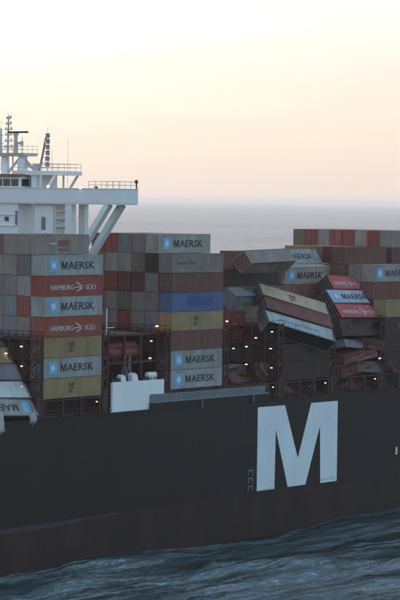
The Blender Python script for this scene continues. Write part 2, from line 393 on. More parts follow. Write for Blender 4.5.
# hatch covers and coamings bay by bay
for b_ in range(-2, 9):
    if b_ == 1: continue
    x0 = bx(b_)
    MB().box(x0-0.1, x0+12.3, 1.75, 55.8, -0.62, -0.06).build('hatch_cover', M_HATCH, ship)
    MB().box(x0-0.3, x0+12.5, 1.95, 55.6, DECK-0.26, -0.63).build('hatch_coaming', M_HATCH, ship)
    for xx in (x0+0.15, x0+4.1, x0+8.0, x0+12.0):
        if b_ < 0: continue
        q = MB(); q.box(xx-0.16, xx+0.16, 0.02, 0.36, DECK-0.25, -0.16); q.box(xx-0.3, xx+0.3, -0.04, 0.46, -0.16, -0.03)
        q.bar((xx,0.3,DECK), (xx,1.85,-0.8), 0.18)
        q.build('container_pedestal', M_LASH, ship)
    if b_ >= 0: MB().box(x0, x0+12.2, -0.02, 0.14, -0.34, -0.165).build('pedestal_girder', M_LASH, ship)
    q = MB()
    for zz in (-2.2, -1.85): q.cyl((x0-0.9,1.55,zz),(x0+13,1.55,zz),0.09,n=6)
    q.cyl((x0-0.9,0.75,-2.55),(x0+13,0.75,-2.55),0.16,n=6)
    q.build('deck_pipe', M_LASH, ship)
q = MB()
for zz in (DECK+0.55, DECK+1.05): q.cyl((-1,YS+0.12,zz),(14.0,YS+0.12,zz),0.025,n=5); q.cyl((51,YS+0.12,zz),(180,YS+0.12,zz),0.025,n=5)
for i in range(-40, 120):
    x = i*1.5
    if 14.0 < x < 51 or x < -1: continue
    q.cyl((x,YS+0.12,DECK+0.1),(x,YS+0.12,DECK+1.07),0.03,n=5)
q.build('deck_railing', M_LASH, ship)

# lashing bridges between the bays
LZ = (0.05, 2.72, 5.42, 8.15)
def lashing_bridge(b_, lamps):
    xc = bx(b_)-0.845
    root = MB()
    root.box(xc-0.55, xc+0.55, 0.1, 56, DECK-0.25, DECK+0.1)
    br = root.build('lashing_bridge', M_LASH, ship)
    for i in range(0, 15):
        y = 0.05+2.5*i
        q = MB(); q.box(xc-0.62, xc-0.44, y-0.11, y+0.11, DECK, 8.6); q.box(xc+0.44, xc+0.62, y-0.11, y+0.11, DECK, 8.6)
        q.box(xc-0.44, xc+0.44, y-0.04, y+0.04, DECK, 1.0)
        for z in LZ[1:]: q.box(xc-0.44, xc+0.44, y-0.05, y+0.05, z-0.55, z-0.14)
        q.build('post', M_LASH, br)
    for z in LZ:
        MB().box(xc-0.70, xc+0.70, -0.15, 56, z-0.13, z).build('platform', M_LASH, br)
    q = MB()
    for z in LZ:
        for dz in (0.5, 1.0):
            for dx in (-0.67, 0.67): q.cyl((xc+dx,-0.1,z+dz),(xc+dx,40,z+dz),0.025,n=4)
            q.cyl((xc-0.67,-0.12,z+dz),(xc+0.67,-0.12,z+dz),0.025,n=4)
        for i in range(17):
            for dx in (-0.67, 0.67): q.cyl((xc+dx,-0.1+2.5*i*0.5,z),(xc+dx,-0.1+2.5*i*0.5,z+1.02),0.028,n=4)
    q.build('railing', M_LASH, br)
    for z0, z1 in zip(LZ[:-1], LZ[1:]):
        for i in (0, 3, 6):
            q = MB(); q.bar((xc-0.5,0.05+2.5*i,z0+0.05),(xc-0.5,2.55+2.5*i,z1-0.2),0.12); q.bar((xc-0.42,2.55+2.5*i,z0+0.05),(xc-0.42,0.05+2.5*i,z1-0.2),0.12)
            q.build('cross_brace', M_LASH, br)
        MB().bar((xc-0.5,-0.1,z0),(xc+0.5,-0.1,z1-0.15),0.08).build('end_brace', M_LASH, br)
    for (y, z, warm) in lamps + [(0.75,-1.0,1),(3.3,1.3,1),(8.3,4.5,0),(10.8,7.0,0)]:
        q = MB(); lw = rnd.uniform(0.08,0.15); q.box(xc-0.96, xc-0.72, y-lw, y+lw, z, z+0.11)
        q.build('lamp', (M_LAMP, M_LAMPW, M_LAMPG)[warm], br)
    return br
lashing_bridge(0, [(2.6,7.05,0),(2.5,4.4,0),(2.45,1.65,0),(5.3,6.0,0)])
lashing_bridge(1, [(0.9,2.6,1),(0.4,1.5,0),(0.5,4.0,1)])
lashing_bridge(2, [(2.3,6.85,0),(2.5,4.4,0),(1.3,9.0,2)])
lashing_bridge(3, [])
lashing_bridge(4, [(1.1,7.35,0),(1.3,4.8,0),(1.1,1.9,0),(5.85,4.9,0),(5.85,2.2,0),(4.1,6.3,0),(9.6,8.6,2)])
lashing_bridge(5, [(0.25,7.2,0),(0.25,4.75,0),(0.25,2.05,0)])
lashing_bridge(6, [(-0.05,5.0,0),(-0.05,2.3,0),(4.6,5.2,0),(4.6,2.5,0),(2.6,6.5,0)])
lashing_bridge(7, [])

# white screen at the deck edge below the bridge, gear above it
MB().prism([(14.55,-2.58),(23.1,-2.62),(23.1,-0.42),(26.1,-0.5),(26.1,1.58),(14.55,1.66)][::-1], -0.10, 0.02).build('side_screen', M_WHITE, ship)
for x in (14.6, 18.4, 22.2, 26.0): MB().box(x-0.1,x+0.1,0.025,0.25,DECK-0.2,1.6).build('screen_post', M_WHITE, ship)
for k, (x, y, z, s_) in enumerate(((24.0,0.9,1.75,0.85),(25.2,1.2,1.7,0.7))):
    q = MB(); q.cyl((x-0.75*s_,y,z+0.45),(x-0.55*s_,y,z+0.45),0.3,0.46,10); q.cyl((x-0.55*s_,y,z+0.45),(x+0.55*s_,y,z+0.45),0.46,0.46,10); q.cyl((x+0.55*s_,y,z+0.45),(x+0.75*s_,y,z+0.45),0.46,0.3,10)
    q.box(x-0.4,x-0.3,y-0.3,y+0.3,z-0.5,z+0.1); q.box(x+0.3,x+0.4,y-0.3,y+0.3,z-0.5,z+0.1)
    q.build('liferaft_canister', M_WHITE, ship)
for (x, z, t_) in ((17.6,1.5,0.7),(20.2,1.5,0.8)):
    q = MB(); q.prism([(x-0.75*t_,z),(x+0.95*t_,z),(x+0.55*t_,z+1.2*t_),(x-0.3*t_,z+1.55*t_),(x-0.9*t_,z+1.1*t_)][::-1], 0.45, 1.2); q.build('winch_cover', M_WHITE, ship)
for x in (18.8, 19.9):
    q = MB(); q.bar((x-0.55,1.6,0.6),(x,1.2,5.2),0.16); q.bar((x+0.75,1.6,0.6),(x,1.2,5.2),0.16); q.bar((x-0.2,1.5,2.6),(x+0.35,1.5,2.6),0.12)
    q.build('davit_frame', M_GREY, ship)
for x in (15.2,15.9,16.6,22.0,22.5,23.0):
    q = MB(); q.box(x-0.2,x+0.2,0.35,0.8,0.6,1.7+0.35*math.sin(x*5)); q.cyl((x-0.24,0.58,1.7),(x+0.24,0.58,1.7),0.34,n=8); q.build('deck_winch', M_DARK, ship)
q = MB(); q.box(15.0,26.0,2.8,3.2,0.2,0.55); q.box(14.8,26.4,1.2,11.5,4.0,4.25); q.box(14.8,26.4,1.2,11.5,7.9,8.15)
for x in (15,18.7,22.4,26.1):
    for y in (1.3,6.5): q.box(x-0.15,x+0.15,y-0.15,y+0.15,DECK,8.0)
q.build('boat_deck_frame', M_LASH, ship)
q = MB()
for x in np.arange(15,26.3,1.4):
    q.cyl((x,1.25,8.15),(x,1.25,9.2),0.035,n=5)
for z in (8.7,9.2): q.cyl((15,1.25,z),(26.2,1.25,z),0.035,n=5)
q.build('boat_deck_railing', M_LASH, ship)
q = MB(); q.cyl((13.9,0.6,8.2),(13.9,0.6,11.9),0.10,n=6); q.bar((13.9,0.6,9.2),(15.2,0.3,9.25),0.10)
q.build('crane_post', M_WHITE, ship)
def loft(secs, n=14):
    q = MB()
    for (x, y, z, ry, rz) in secs:
        q.v += [(x, y+ry*math.cos(2*math.pi*i/n), z+rz*math.sin(2*math.pi*i/n)) for i in range(n)]
    for j in range(len(secs)-1): q.f += [(j*n+i, (j+1)*n+i, (j+1)*n+(i+1)%n, j*n+(i+1)%n) for i in range(n)]
    q.f += [tuple(range(n)), tuple(range((len(secs)-1)*n+n-1, (len(secs)-1)*n-1, -1))]
    return q
M_BOAT = mat('lifeboat_orange', (0.20,0.045,0.032), 0.5, 0.15, 0.6)
lb = loft([(15.3,2.9,5.75,0.1,0.2),(15.7,2.9,5.6,0.75,0.75),(17,2.9,5.5,1.3,1.0),(19.5,2.9,5.45,1.45,1.05),(22,2.9,5.5,1.3,1.0),(23.4,2.9,5.6,0.8,0.8),(23.9,2.9,5.8,0.2,0.3)]).build('lifeboat', M_BOAT, ship)
loft([(16.4,2.9,6.35,0.5,0.3),(17.2,2.9,6.4,1.0,0.65),(20.5,2.9,6.45,1.1,0.75),(22.4,2.9,6.4,0.9,0.6),(23.0,2.9,6.35,0.4,0.25)]).build('canopy', M_BOAT, lb)
for x in (17.2, 22.2): MB().box(x-0.15,x+0.15,1.9,3.9,4.25,4.75).build('cradle', M_LASH, lb)
# stowed gangway along the deck edge
gw = MB().box(22.8,50.5,YS-0.32,YS+0.35,-1.62,-1.42).build('stowed_gangway', M_GREY, ship)
MB().box(22.8,50.5,YS+0.36,YS+0.46,-1.6,-0.5).build('gangway_side', M_GREY, gw)
q = MB()
for z in (-0.42,-0.78): q.cyl((22.8,YS-0.25,z),(50.5,YS-0.25,z),0.05,n=5)
for x in np.arange(22.9,50.6,1.15): q.box(x-0.03,x+0.03,YS-0.29,YS-0.22,-1.42,-0.4)
q.build('gangway_rail', M_GREY, gw)
MB().box(22.6,51.2,YS-0.05,YS+0.30,DECK-0.05,-1.63).build('gangway_recess', M_HULL, ship)
for x in (34.0, 46.5): MB().bar((x,YS-0.4,-1.66),(x+0.2,YS-0.2,-2.9),0.14).build('gangway_bracket', M_GREY, gw)

# ------------------------------------------------------------------ bridge and superstructure
acc = MB().box(15.4,19.4,18.5,41.5,DECK,26.4).build('accommodation_block', M_WHITE, ship)
MB().box(19.4,25.2,20.5,39,DECK,26.2).build('accommodation_rear', M_WHITE, ship)
for z in (23.0, 24.6):
    MB().box(15.25,15.4,18.6,41.4,z,z+0.10).build('deck_edge', M_WHITE, acc)
MB().box(15.3,15.395,17.2+1.32,18.9,23.2,25.2).build('door', M_GREY, acc)
for i in range(8):
    MB().box(15.30,15.396,20.2+2.4*i,20.9+2.4*i,23.75,24.35).build('porthole', M_GLASS, acc)
col = MB().box(15.8,18.6,12.2,15.6,DECK,26.42).build('wing_support_tower', M_WHITE, ship)
MB().box(15.70,15.798,13.6,14.3,22.6,24.4).build('door', M_GREY, col)
q = MB()
for z in (22.0,23.1,24.2,25.3):
    q.box(15.9,18.3,9.9,12.0,z,z+0.08)
for k in range(3): q.bar((16.2,11.6,22.05+1.1*k),(18.0,11.6,23.1+1.1*k),0.5,0.08)
for y in (10.0,11.9):
    for x in (16,18.2): q.cyl((x,y,DECK),(x,y,26.4),0.07,n=6)
for z in (22.6,23.0,23.7,24.1,24.8,25.2,25.9): q.cyl((16,10.0,z),(18.2,10.0,z),0.03,n=4); q.cyl((16,10,z),(16,11.9,z),0.03,n=4)
q.build('stair_tower', M_WHITE, ship)
wing = MB().box(15.1,19.15,-0.5,58.1,26.42,28.42).build('bridge_wing', M_WHITE, ship)
MB().box(15.02,19.22,-0.58,58.18,28.42,28.52).build('wing_coaming', M_WHITE, wing)
MB().box(15.16,19.08,-0.42,58,26.25,26.415).build('wing_soffit', M_WHITE, wing)
for xx in (15.25, 18.2):
    q = MB(); q.box(xx,xx+0.8,8.35,9.5,DECK,26.24); q.build('wing_column', M_WHITE, ship)
    q = MB(); q.bar((xx+0.4,1.9,26.3),(xx+0.4,8.6,17.4),0.8,1.0,(1,0,0)); q.build('wing_strut', M_WHITE, ship)
    q = MB(); q.box(xx+0.1,xx+0.7,9.5,12.2,18.2,19.0); q.build('wing_tie', M_WHITE, ship)
q = MB()
for z in (29.0,29.5): 
    for x in (15.2,19.0): q.cyl((x,-0.4,z),(x,5.2,z),0.035,n=5)
    q.cyl((15.2,-0.4,z),(19,-0.4,z),0.035,n=5)
for y in (-0.4,0.7,1.8,2.9,4.0,5.2):
    for x in (15.2,19.0): q.cyl((x,y,28.5),(x,y,29.52),0.04,n=5)
q.build('wing_railing', M_MAST, wing)
q = MB(); q.cyl((18.9,-0.35,28.5),(18.9,-0.35,29.6),0.09,n=6); q.cyl((18.9,-0.35,29.3),(18.9,-0.35,29.75),0.28,0.2,8); q.cyl((15.6,4.2,28.5),(15.6,4.2,28.8),0.25,n=8)
q.build('wing_searchlight', M_DARK, wing)
wh = MB().box(15.9,21.8,18.6,39.0,28.55,30.1).build('wheelhouse', M_WHITE, ship)
i = 0
for y in np.arange(18.9,38.5,1.55):
    MB().box(15.80,15.898,y,y+1.25,28.75,29.75).build('window', M_GLASS, wh)
for x in (16.3,18.2,20.1):
    MB().box(x,x+1.4,18.50,18.598,28.75,29.75).build('window', M_GLASS, wh)
MB().box(15.5,17.6,18.4,39.2,30.11,30.45).build('roof_edge', M_ORANGE, wh)
MB().box(17.61,22.3,17.9,39.6,30.12,30.5).build('roof', M_WHITE, wh)
q = MB(); q.prism([(16.8,30.95),(22.2,30.95),(22.2,30.35),(16.8,30.35)], 12.3, 20.8)
for x in (17.0,22.0): q.bar((x,12.9,30.4),(x,14.3,28.55),0.28); q.bar((x,15.6,30.4),(x,15.6,28.55),0.22)
q.box(17.2,21.8,16.6,17.6,28.55,30.35)
md = q.build('upper_platform', M_WHITE, ship)
q = MB()
for z in (31.45,31.95):
    q.cyl((16.9,12.4,z),(22.1,12.4,z),0.035,n=5); q.cyl((16.9,12.4,z),(16.9,20.7,z),0.035,n=5); q.cyl((22.1,12.4,z),(22.1,20.7,z),0.035,n=5)
for y in np.arange(12.4,20.8,1.05):
    for x in (16.9,22.1): q.cyl((x,y,30.95),(x,y,31.97),0.035,n=5)
q.build('platform_railing', M_MAST, md)
for (y, z) in ((6.6,28.6),(12.6,28.75)):  # small glowing cones added as sun glints on the coaming, not real lamps
    q = MB(); q.cyl((15.1,y,z-0.1),(15.1,y,z+0.12),0.20,0.12,8); q.build('wing_sun_glint', M_GLINT, wing)
# mast with platform, radars and aerials
mast = MB()
mast.prism([(19.2,33.55),(22.6,33.55),(22.2,33.1),(19.6,33.1)], 20.9, 34.0)
mast = mast.build('mast_platform', M_MAST, ship)
for (y, w) in ((25.8,0.95),(22.4,1.1)):
    q = MB(); q.cyl((20.8,y,30.5),(20.8,y,33.1),w*0.75,w*0.6,10); q.build('mast_leg', M_WHITE, mast)
for p0_, p1_, w_ in (((20.8,25.2,30.7),(20.8,22.9,32.9),0.28),((20.8,21.9,32.6),(20.8,20.3,31.2),0.3),((20.8,24.3,30.5),(20.8,24.3,33.1),0.14),((20.8,26.9,32.2),(20.8,29.4,30.6),0.3)):
    MB().bar(p0_, p1_, w_).build('mast_brace', M_MAST, mast)
q = MB(); q.bar((20.8,19.7,31.6),(20.8,22.0,31.7),0.4); q.box(20.4,21.2,19.5,20.1,30.95,32.0); q.build('equipment_box', M_MAST, mast)
q = MB(); q.cyl((20.8,25.3,33.5),(20.8,25.2,39.0),0.18,0.11,8); q.cyl((20.8,25.2,38.9),(20.8,25.4,39.8),0.04,0.02,5)
for z, l in ((34.4,0.9),(35.3,0.8),(36.2,0.7),(37.0,0.8),(37.8,0.6),(38.6,0.5)):
    q.cyl((20.8,25.2-l,z),(20.8,25.2+l,z),0.07,n=5); q.cyl((20.8,25.2-l*0.7,z),(20.8,25.2-l*0.7,z+0.38),0.12,n=6); q.cyl((20.8,25.2+l*0.6,z),(20.8,25.2+l*0.6,z+0.3),0.1,n=6)
q.cyl((20.8,24.7,38.6),(20.8,24.6,39.5),0.03,0.02,5)
q.build('main_mast', M_MAST, mast)
q = MB(); q.cyl((21.2,27.0,33.5),(21.2,27.0,37.2),0.2,0.13,8); q.cyl((21.2,26.6,36.2),(21.2,27.4,36.2),0.06,n=5); q.cyl((21.2,27.0,37.2),(21.2,27.0,38.4),0.03,n=5); q.cyl((21.2,26.5,35.0),(21.2,27.5,35.0),0.06,n=5)
q.build('signal_mast', M_MAST, mast)
q = MB(); q.cyl((20.6,23.6,33.5),(20.6,23.6,36.2),0.34,0.26,8); q.cyl((20.6,23.3,35.0),(20.6,22.5,35.0),0.2,n=6); q.cyl((20.6,22.4,34.6),(20.6,22.4,35.3),0.22,n=8); q.box(20.3,20.9,23.3,23.9,36.15,36.45)
rm = q.build('radar_post', M_MAST, mast)
MB().box(20.5,20.75,21.3,25.1,36.46,36.72).build('radar_scanner', M_DARK, rm)
q = MB()
for z in (34.1,34.6): q.cyl((19.3,21,z),(19.3,33,z),0.03,n=4); q.cyl((22.5,21,z),(22.5,33,z),0.03,n=4)
for y in np.arange(21,33.1,1.0):
    for x in (19.3,22.5): q.cyl((x,y,33.5),(x,y,34.62),0.03,n=4)
q.cyl((20,21.9,33.5),(20,21.8,35.9),0.05,n=5); q.cyl((20,22.7,33.5),(20,22.7,35.2),0.06,n=5)
q.build('mast_railing', M_MAST, mast)
sg = MB(); sg.bar((20.5,18.9,30.95),(20.5,17.6,36.3),0.20,0.24); sg.bar((20.5,17.3,30.95),(20.5,17.3,36.3),0.08)
for k in range(7): sg.bar((20.5,18.85-0.19*k,31.4+0.78*k),(20.5,17.3,31.4+0.78*k),0.06)
sg.cyl((20.5,17.5,36.2),(20.5,17.4,37.3),0.025,0.015,5)
sg = sg.build('signal_light_tower', M_TOWER, ship)
for k in range(6):
    z = 31.6+0.83*k
    q = MB(); q.cyl((20.2,17.15,z),(20.2,17.15,z+0.55),0.36,0.30,10); q.cyl((20.2,17.15,z+0.55),(20.2,17.15,z+0.64),0.42,0.25,10); q.build('signal_lantern', M_TOWER, sg)
for (x, y, z0, z1) in ((17.0,10.6,28.5,35.6),(17.5,14.0,31,34.0),(18.5,30,30.5,34)):
    MB().cyl((x,y,z0),(x,y,z1),0.035,0.02,5).build('whip_aerial', M_MAST, ship)

# ------------------------------------------------------------------ containers
CL, CW, CH, TH = 12.19, 2.44, 2.74, 2.77
def corrugated(length, z0, z1, n, amp):
    """panel in XZ, outside towards -Y, sitting between y=0 and y=amp"""
    mb = MB(); p = length/n; xs_ = []
    for i in range(n):
        a = -length/2+i*p
        xs_ += [(a,0),(a+0.36*p,0),(a+0.5*p,amp),(a+0.86*p,amp)]
    xs_.append((length/2,0))
    for x, y in xs_: mb.v += [(x,y,z0),(x,y,z1)]
    for i in range(len(xs_)-1): mb.f.append((2*i,2*i+2,2*i+3,2*i+1))
    return mb
L2, W2 = CL/2, CW/2
fr = MB()
for sx in (-1,1):
    for sy in (-1,1):
        x, y = sx*(L2-0.08), sy*(W2-0.08)
        fr.box(x-0.08,x+0.08,y-0.08,y+0.08,0.119,CH-0.119)
        for z in (0,CH-0.118): fr.box(sx*L2-(0.178 if sx>0 else 0),sx*L2+(0 if sx>0 else 0.178),sy*W2-(0.162 if sy>0 else 0),sy*W2+(0 if sy>0 else 0.162),z,z+0.118)
for sy in (-1,1):
    y = sy*(W2-0.06)
    fr.box(-L2+0.18,L2-0.18,y-0.055,y+0.055,0.02,0.18); fr.box(-L2+0.18,L2-0.18,y-0.055,y+0.055,CH-0.10,CH-0.01)
for sx in (-1,1):
    x = sx*(L2-0.06)
    fr.box(x-0.055,x+0.055,-W2+0.165,W2-0.165,0.02,0.15); fr.box(x-0.055,x+0.055,-W2+0.165,W2-0.165,CH-0.12,CH-0.01)
ME_FRAME = fr.mesh('frame')
fl_ = MB(); fl_.box(-L2+0.13,L2-0.13,-W2+0.125,W2-0.125,0.13,0.17)
for i in range(26): fl_.box(-L2+0.35+i*0.45,-L2+0.40+i*0.45,-W2+0.13,W2-0.13,0.03,0.128)
ME_FLOOR = fl_.mesh('floor')
sp = corrugated(CL-0.32, 0.175, CH-0.10, 42, 0.04)
sp.v = [(x,y-W2+0.012,z) for x,y,z in sp.v]; ME_SIDE = sp.mesh('side_panel')
spf = MB(); NZ = 10; cols_ = [(x,y) for x,y,z in sp.v[::2]]
for x, y in cols_: spf.v += [(x,y,0.175+(CH-0.275)*k/NZ) for k in range(NZ+1)]
for i in range(len(cols_)-1):
    for k in range(NZ): spf.f.append((i*(NZ+1)+k,(i+1)*(NZ+1)+k,(i+1)*(NZ+1)+k+1,i*(NZ+1)+k+1))
ME_SIDE_FINE = spf.mesh('side_panel')
sp2 = MB(); sp2.v = [(-x,-y,z) for x,y,z in sp.v]; sp2.f = list(sp.f); ME_SIDE2 = sp2.mesh('side_panel')
rp = corrugated(CL-0.2, -W2+0.08, W2-0.08, 42, 0.02)
rp.v = [(x,z,CH-0.03-y) for x,y,z in rp.v]; rp.f = [f[::-1] for f in rp.f]; ME_ROOF = rp.mesh('roof_panel')
ep = corrugated(CW-0.3, 0.15, CH-0.12, 9, 0.045)
ep.v = [(-(y-L2+0.012),x,z) for x,y,z in ep.v]; ME_END = ep.mesh('end_panel')      # at +X
ep2 = MB(); ep2.v = [(-x,-y,z) for x,y,z in ep.v]; ep2.f = list(ep.f); ME_END2 = ep2.mesh('end_panel')   # at -X
def door(sy):
    y0, y1 = (0.008, W2-0.165) if sy > 0 else (-W2+0.165, -0.008)
    q = MB(); q.box(-L2+0.03,-L2+0.075,y0,y1,0.155,CH-0.125)
    for z in (0.3,0.9,1.5,2.1): q.box(-L2+0.018,-L2+0.03,y0+0.05,y1-0.05,z,z+0.32)
    return q.mesh('door')
def rods(sy):
    q = MB()
    for y in (0.30, 0.82):
        q.cyl((-L2-0.005,sy*y,0.12),(-L2-0.005,sy*y,CH-0.10),0.022,n=5); q.box(-L2-0.035,-L2+0.015,sy*y-0.03,sy*y+0.22,1.05,1.10)
    return q.mesh('lock_rods')
ME_DOOR = {s_: door(s_) for s_ in (-1,1)}; ME_ROD = {s_: rods(s_) for s_ in (-1,1)}

COL = {
 'grey': (0.275,0.214,0.178), 'light grey': (0.34,0.278,0.24), 'dark grey': (0.14,0.12,0.10), 'blue grey': (0.20,0.205,0.205),
 'silver grey': (0.325,0.31,0.28), 'red': (0.28,0.056,0.042), 'bright red': (0.48,0.10,0.10), 'orange red': (0.33,0.070,0.040), 'dark red': (0.155,0.042,0.032),
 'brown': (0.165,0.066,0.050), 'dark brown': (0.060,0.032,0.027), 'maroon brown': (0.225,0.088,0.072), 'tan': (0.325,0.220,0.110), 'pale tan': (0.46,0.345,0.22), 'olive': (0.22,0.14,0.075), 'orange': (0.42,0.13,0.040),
 'blue': (0.085,0.130,0.23), 'pale blue': (0.44,0.455,0.45), 'white': (0.56,0.55,0.52), 'lilac grey': (0.225,0.20,0.205), 'teal grey': (0.10,0.125,0.115),
}
NAVY = (0.022,0.028,0.05); STAR = (0.17,0.40,0.62)

M_GLYPH = ([(0,0),(0.2,0),(0.2,0.62),(0.42,0),(0.58,0),(0.8,0.62),(0.8,0),(1,0),(1,1),(0.72,1),(0.5,0.36),(0.28,1),(0,1)],
           [(0,1,2,12),(12,2,11),(2,3,10,11),(3,4,10),(4,5,9,10),(5,8,9),(5,6,7,8)])
def m_glyph(mb, x0, x1, z0, z1, y):
    return mb.add([(x0+u*(x1-x0), y, z0+v*(z1-z0)) for u, v in M_GLYPH[0]], M_GLYPH[1])
_txt = {}
def text_mesh(s_, bold=0.008):
    """flat lettering as a mesh of unit width and height in XZ, facing -Y"""
    if s_ in _txt: return _txt[s_]
    cu = bpy.data.curves.new('lettering', 'FONT'); cu.body = s_; cu.offset = 0.0; cu.resolution_u = 2
    ob = bpy.data.objects.new('lettering', cu); C.objects.link(ob)
    dg = bpy.context.evaluated_depsgraph_get()
    me_ = bpy.data.meshes.new_from_object(ob.evaluated_get(dg))
    bpy.data.objects.remove(ob); bpy.data.curves.remove(cu)
    co = np.array([v.co[:] for v in me_.vertices]); mn, mxx = co.min(0), co.max(0)
    vs_ = [((x-mn[0])/(mxx[0]-mn[0]), (y-mn[1])/(mxx[1]-mn[1])) for x, y, _ in co]
    fs = [tuple(p.vertices) for p in me_.polygons]
    bpy.data.meshes.remove(me_); _txt[s_] = (vs_, fs); return _txt[s_]
YF = -W2-0.006
def t_fit(mb, s_, x0, x1, z0, z1, y=YF, bold=0.008):
    vs_, fs = text_mesh(s_, bold)
    mb.add([(x0+u*(x1-x0), y, z0+v*(z1-z0)) for u, v in vs_], fs); return mb
def bold_text(mb, s_, x0, x1, z0, z1):
    for d in (-0.035, 0.0, 0.035): t_fit(mb, s_, x0+d, x1+d, z0, z1, YF-0.0008*(1+d*20))
    return mb
def rect(mb, x0, x1, z0, z1, y=YF): return mb.add([(x0,y,z0),(x1,y,z0),(x1,y,z1),(x0,y,z1)], [(0,1,2,3)])
def star_mesh():
    P = []
    for i in range(14):
        a = math.pi/2+i*math.pi/7; r_ = 0.62 if i % 2 == 0 else 0.30
        P.append((r_*math.cos(a)+STX, YF-0.004, r_*math.sin(a)+1.38))
    return MB().add(P+[(STX,YF-0.004,1.38)], [(i,(i+1)%14,14) for i in range(14)])
STX = -L2+1.85
def lx(f): return -L2+f*CL
PR = {}
PR['maersk'] = [('lettering', bold_text(m_glyph(MB(), lx(0.285), lx(0.385), 0.86, 1.88, YF), 'AERSK', lx(0.40), lx(0.85), 0.86, 1.88).mesh('lettering'), NAVY),
                ('emblem_square', rect(MB(), STX-0.85, STX+0.85, 0.53, 2.23).mesh('emblem_square'), STAR),
                ('star_emblem', star_mesh().mesh('star_emblem'), (0.62,0.68,0.72))]
q = MB(); bold_text(q, 'HAMBURG', lx(0.10), lx(0.50), 0.82, 1.52); bold_text(q, 'S\u00dcD', lx(0.70), lx(0.88), 0.82, 1.62)
for (a, b_) in (((0.535,1.85),(0.665,1.15)),((0.55,0.62),(0.67,1.2))):
    x0_, z0_, x1_, z1_ = lx(a[0]), a[1], lx(b_[0]), b_[1]
    q.add([(x0_,YF,z0_-0.11),(x1_,YF,z1_-0.11),(x1_,YF,z1_+0.11),(x0_,YF,z0_+0.11)], [(0,1,2,3)])
q.add([(lx(0.50),YF,1.08),(lx(0.66),YF,1.12),(lx(0.66),YF,1.3),(lx(0.50),YF,1.2)], [(0,1,2,3)])
PR['hamburg'] = [('lettering', q.mesh('lettering'), (0.50,0.46,0.43))]
q = MB(); m_glyph(q, lx(0.43), lx(0.52), 1.42, 2.08, YF); bold_text(q, 'SC', lx(0.43), lx(0.52), 0.66, 1.32)
PR['msc'] = [('lettering', q.mesh('lettering'), (0.075,0.056,0.032))]
def fine_print(x0, x1, z0, z1, n, seed):
    r_ = random.Random(seed); q = MB(); w = (lx(x1)-lx(x0))/n
    for i in range(n):
        a = lx(x0)+i*w
        k = r_.random()
        if k < 0.12: continue
        rect(q, a, a+w*0.22, z0, z1)
        if k < 0.6: rect(q, a+w*0.22, a+w*0.72, z1-(z1-z0)*0.24, z1)
        if k > 0.35: rect(q, a+w*0.22, a+w*0.72, z0, z0+(z1-z0)*0.24)
        if k > 0.5: rect(q, a+w*0.5, a+w*0.72, z0+(z1-z0)*0.24, z1-(z1-z0)*0.24)
    return q
q = rect(MB(), lx(0.30), lx(0.75), 0.72, 1.98)
PR['bluepanel'] = [('printed_panel', q.mesh('printed_panel'), (0.035,0.075,0.21)), ('lettering', fine_print(0.03,0.26,1.35,1.95,6,3).mesh('lettering'), (0.10,0.19,0.36))]
PR['line'] = [('lettering', fine_print(0.10,0.48,1.25,1.62,12,5).mesh('lettering'), (0.07,0.07,0.07))]
PR['wide'] = [('lettering', fine_print(0.20,0.78,1.05,1.50,30,9).mesh('lettering'), (0.15,0.22,0.30))]
q = rect(MB(), lx(0.46), lx(0.65), 1.15, 1.95); rect(q, lx(0.46), lx(0.65), 0.5, 0.8)
PR['redlabel'] = [('red_label', q.mesh('red_label'), (0.24,0.075,0.06)), ('lettering', fine_print(0.18,0.24,1.2,2.2,2,4).mesh('lettering'), (0.35,0.36,0.36)), ('lettering', rect(MB(), lx(0.32), lx(0.43), 1.4, 1.6).mesh('lettering'), (0.5,0.5,0.5))]

ORD = ['zeroth','first','second','third','fourth','fifth','sixth','seventh','eighth','ninth','tenth','eleventh','twelfth','thirteenth']
def container(colour, loc, rot=(0,0,0), prn=None, label=None, group=None, doors=True, door_colour=None, flip=False, sx=1.0, full=True, frame_k=0.92):
    c = COL[colour]; k = rnd.uniform(0.90, 1.10); c = tuple(min(1, v*k*rnd.uniform(0.97,1.03)) for v in c)
    t = empty('shipping_container', loc, rot)
    if sx != 1.0: t.scale = (sx,1,1)
    tag(t, label, 'container', group)
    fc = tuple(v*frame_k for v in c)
    put('frame', ME_FRAME, M_BOX, t, fc); put('side_panel', ME_SIDE, M_BOX, t, c); put('roof_panel', ME_ROOF, M_BOX, t, c)
    put('floor', ME_FLOOR, M_UNDER, t)
    if full: put('side_panel', ME_SIDE2, M_BOX, t, c); put('end_panel', ME_END, M_BOX, t, c)
    if doors:
        for s_ in (-1,1):
            d = put('door', ME_DOOR[s_], M_BOX, t, COL[door_colour] if door_colour else c); put('lock_rods', ME_ROD[s_], M_ROD, d)
    else: put('end_panel', ME_END2, M_BOX, t, c)
    for nm, me_, pc in PR.get(prn, ()):
        o = put(nm, me_, M_PRINT, t, pc)
        if flip: o.rotation_euler = (0, math.pi, 0); o.location = (0, 0, CH)
    return t
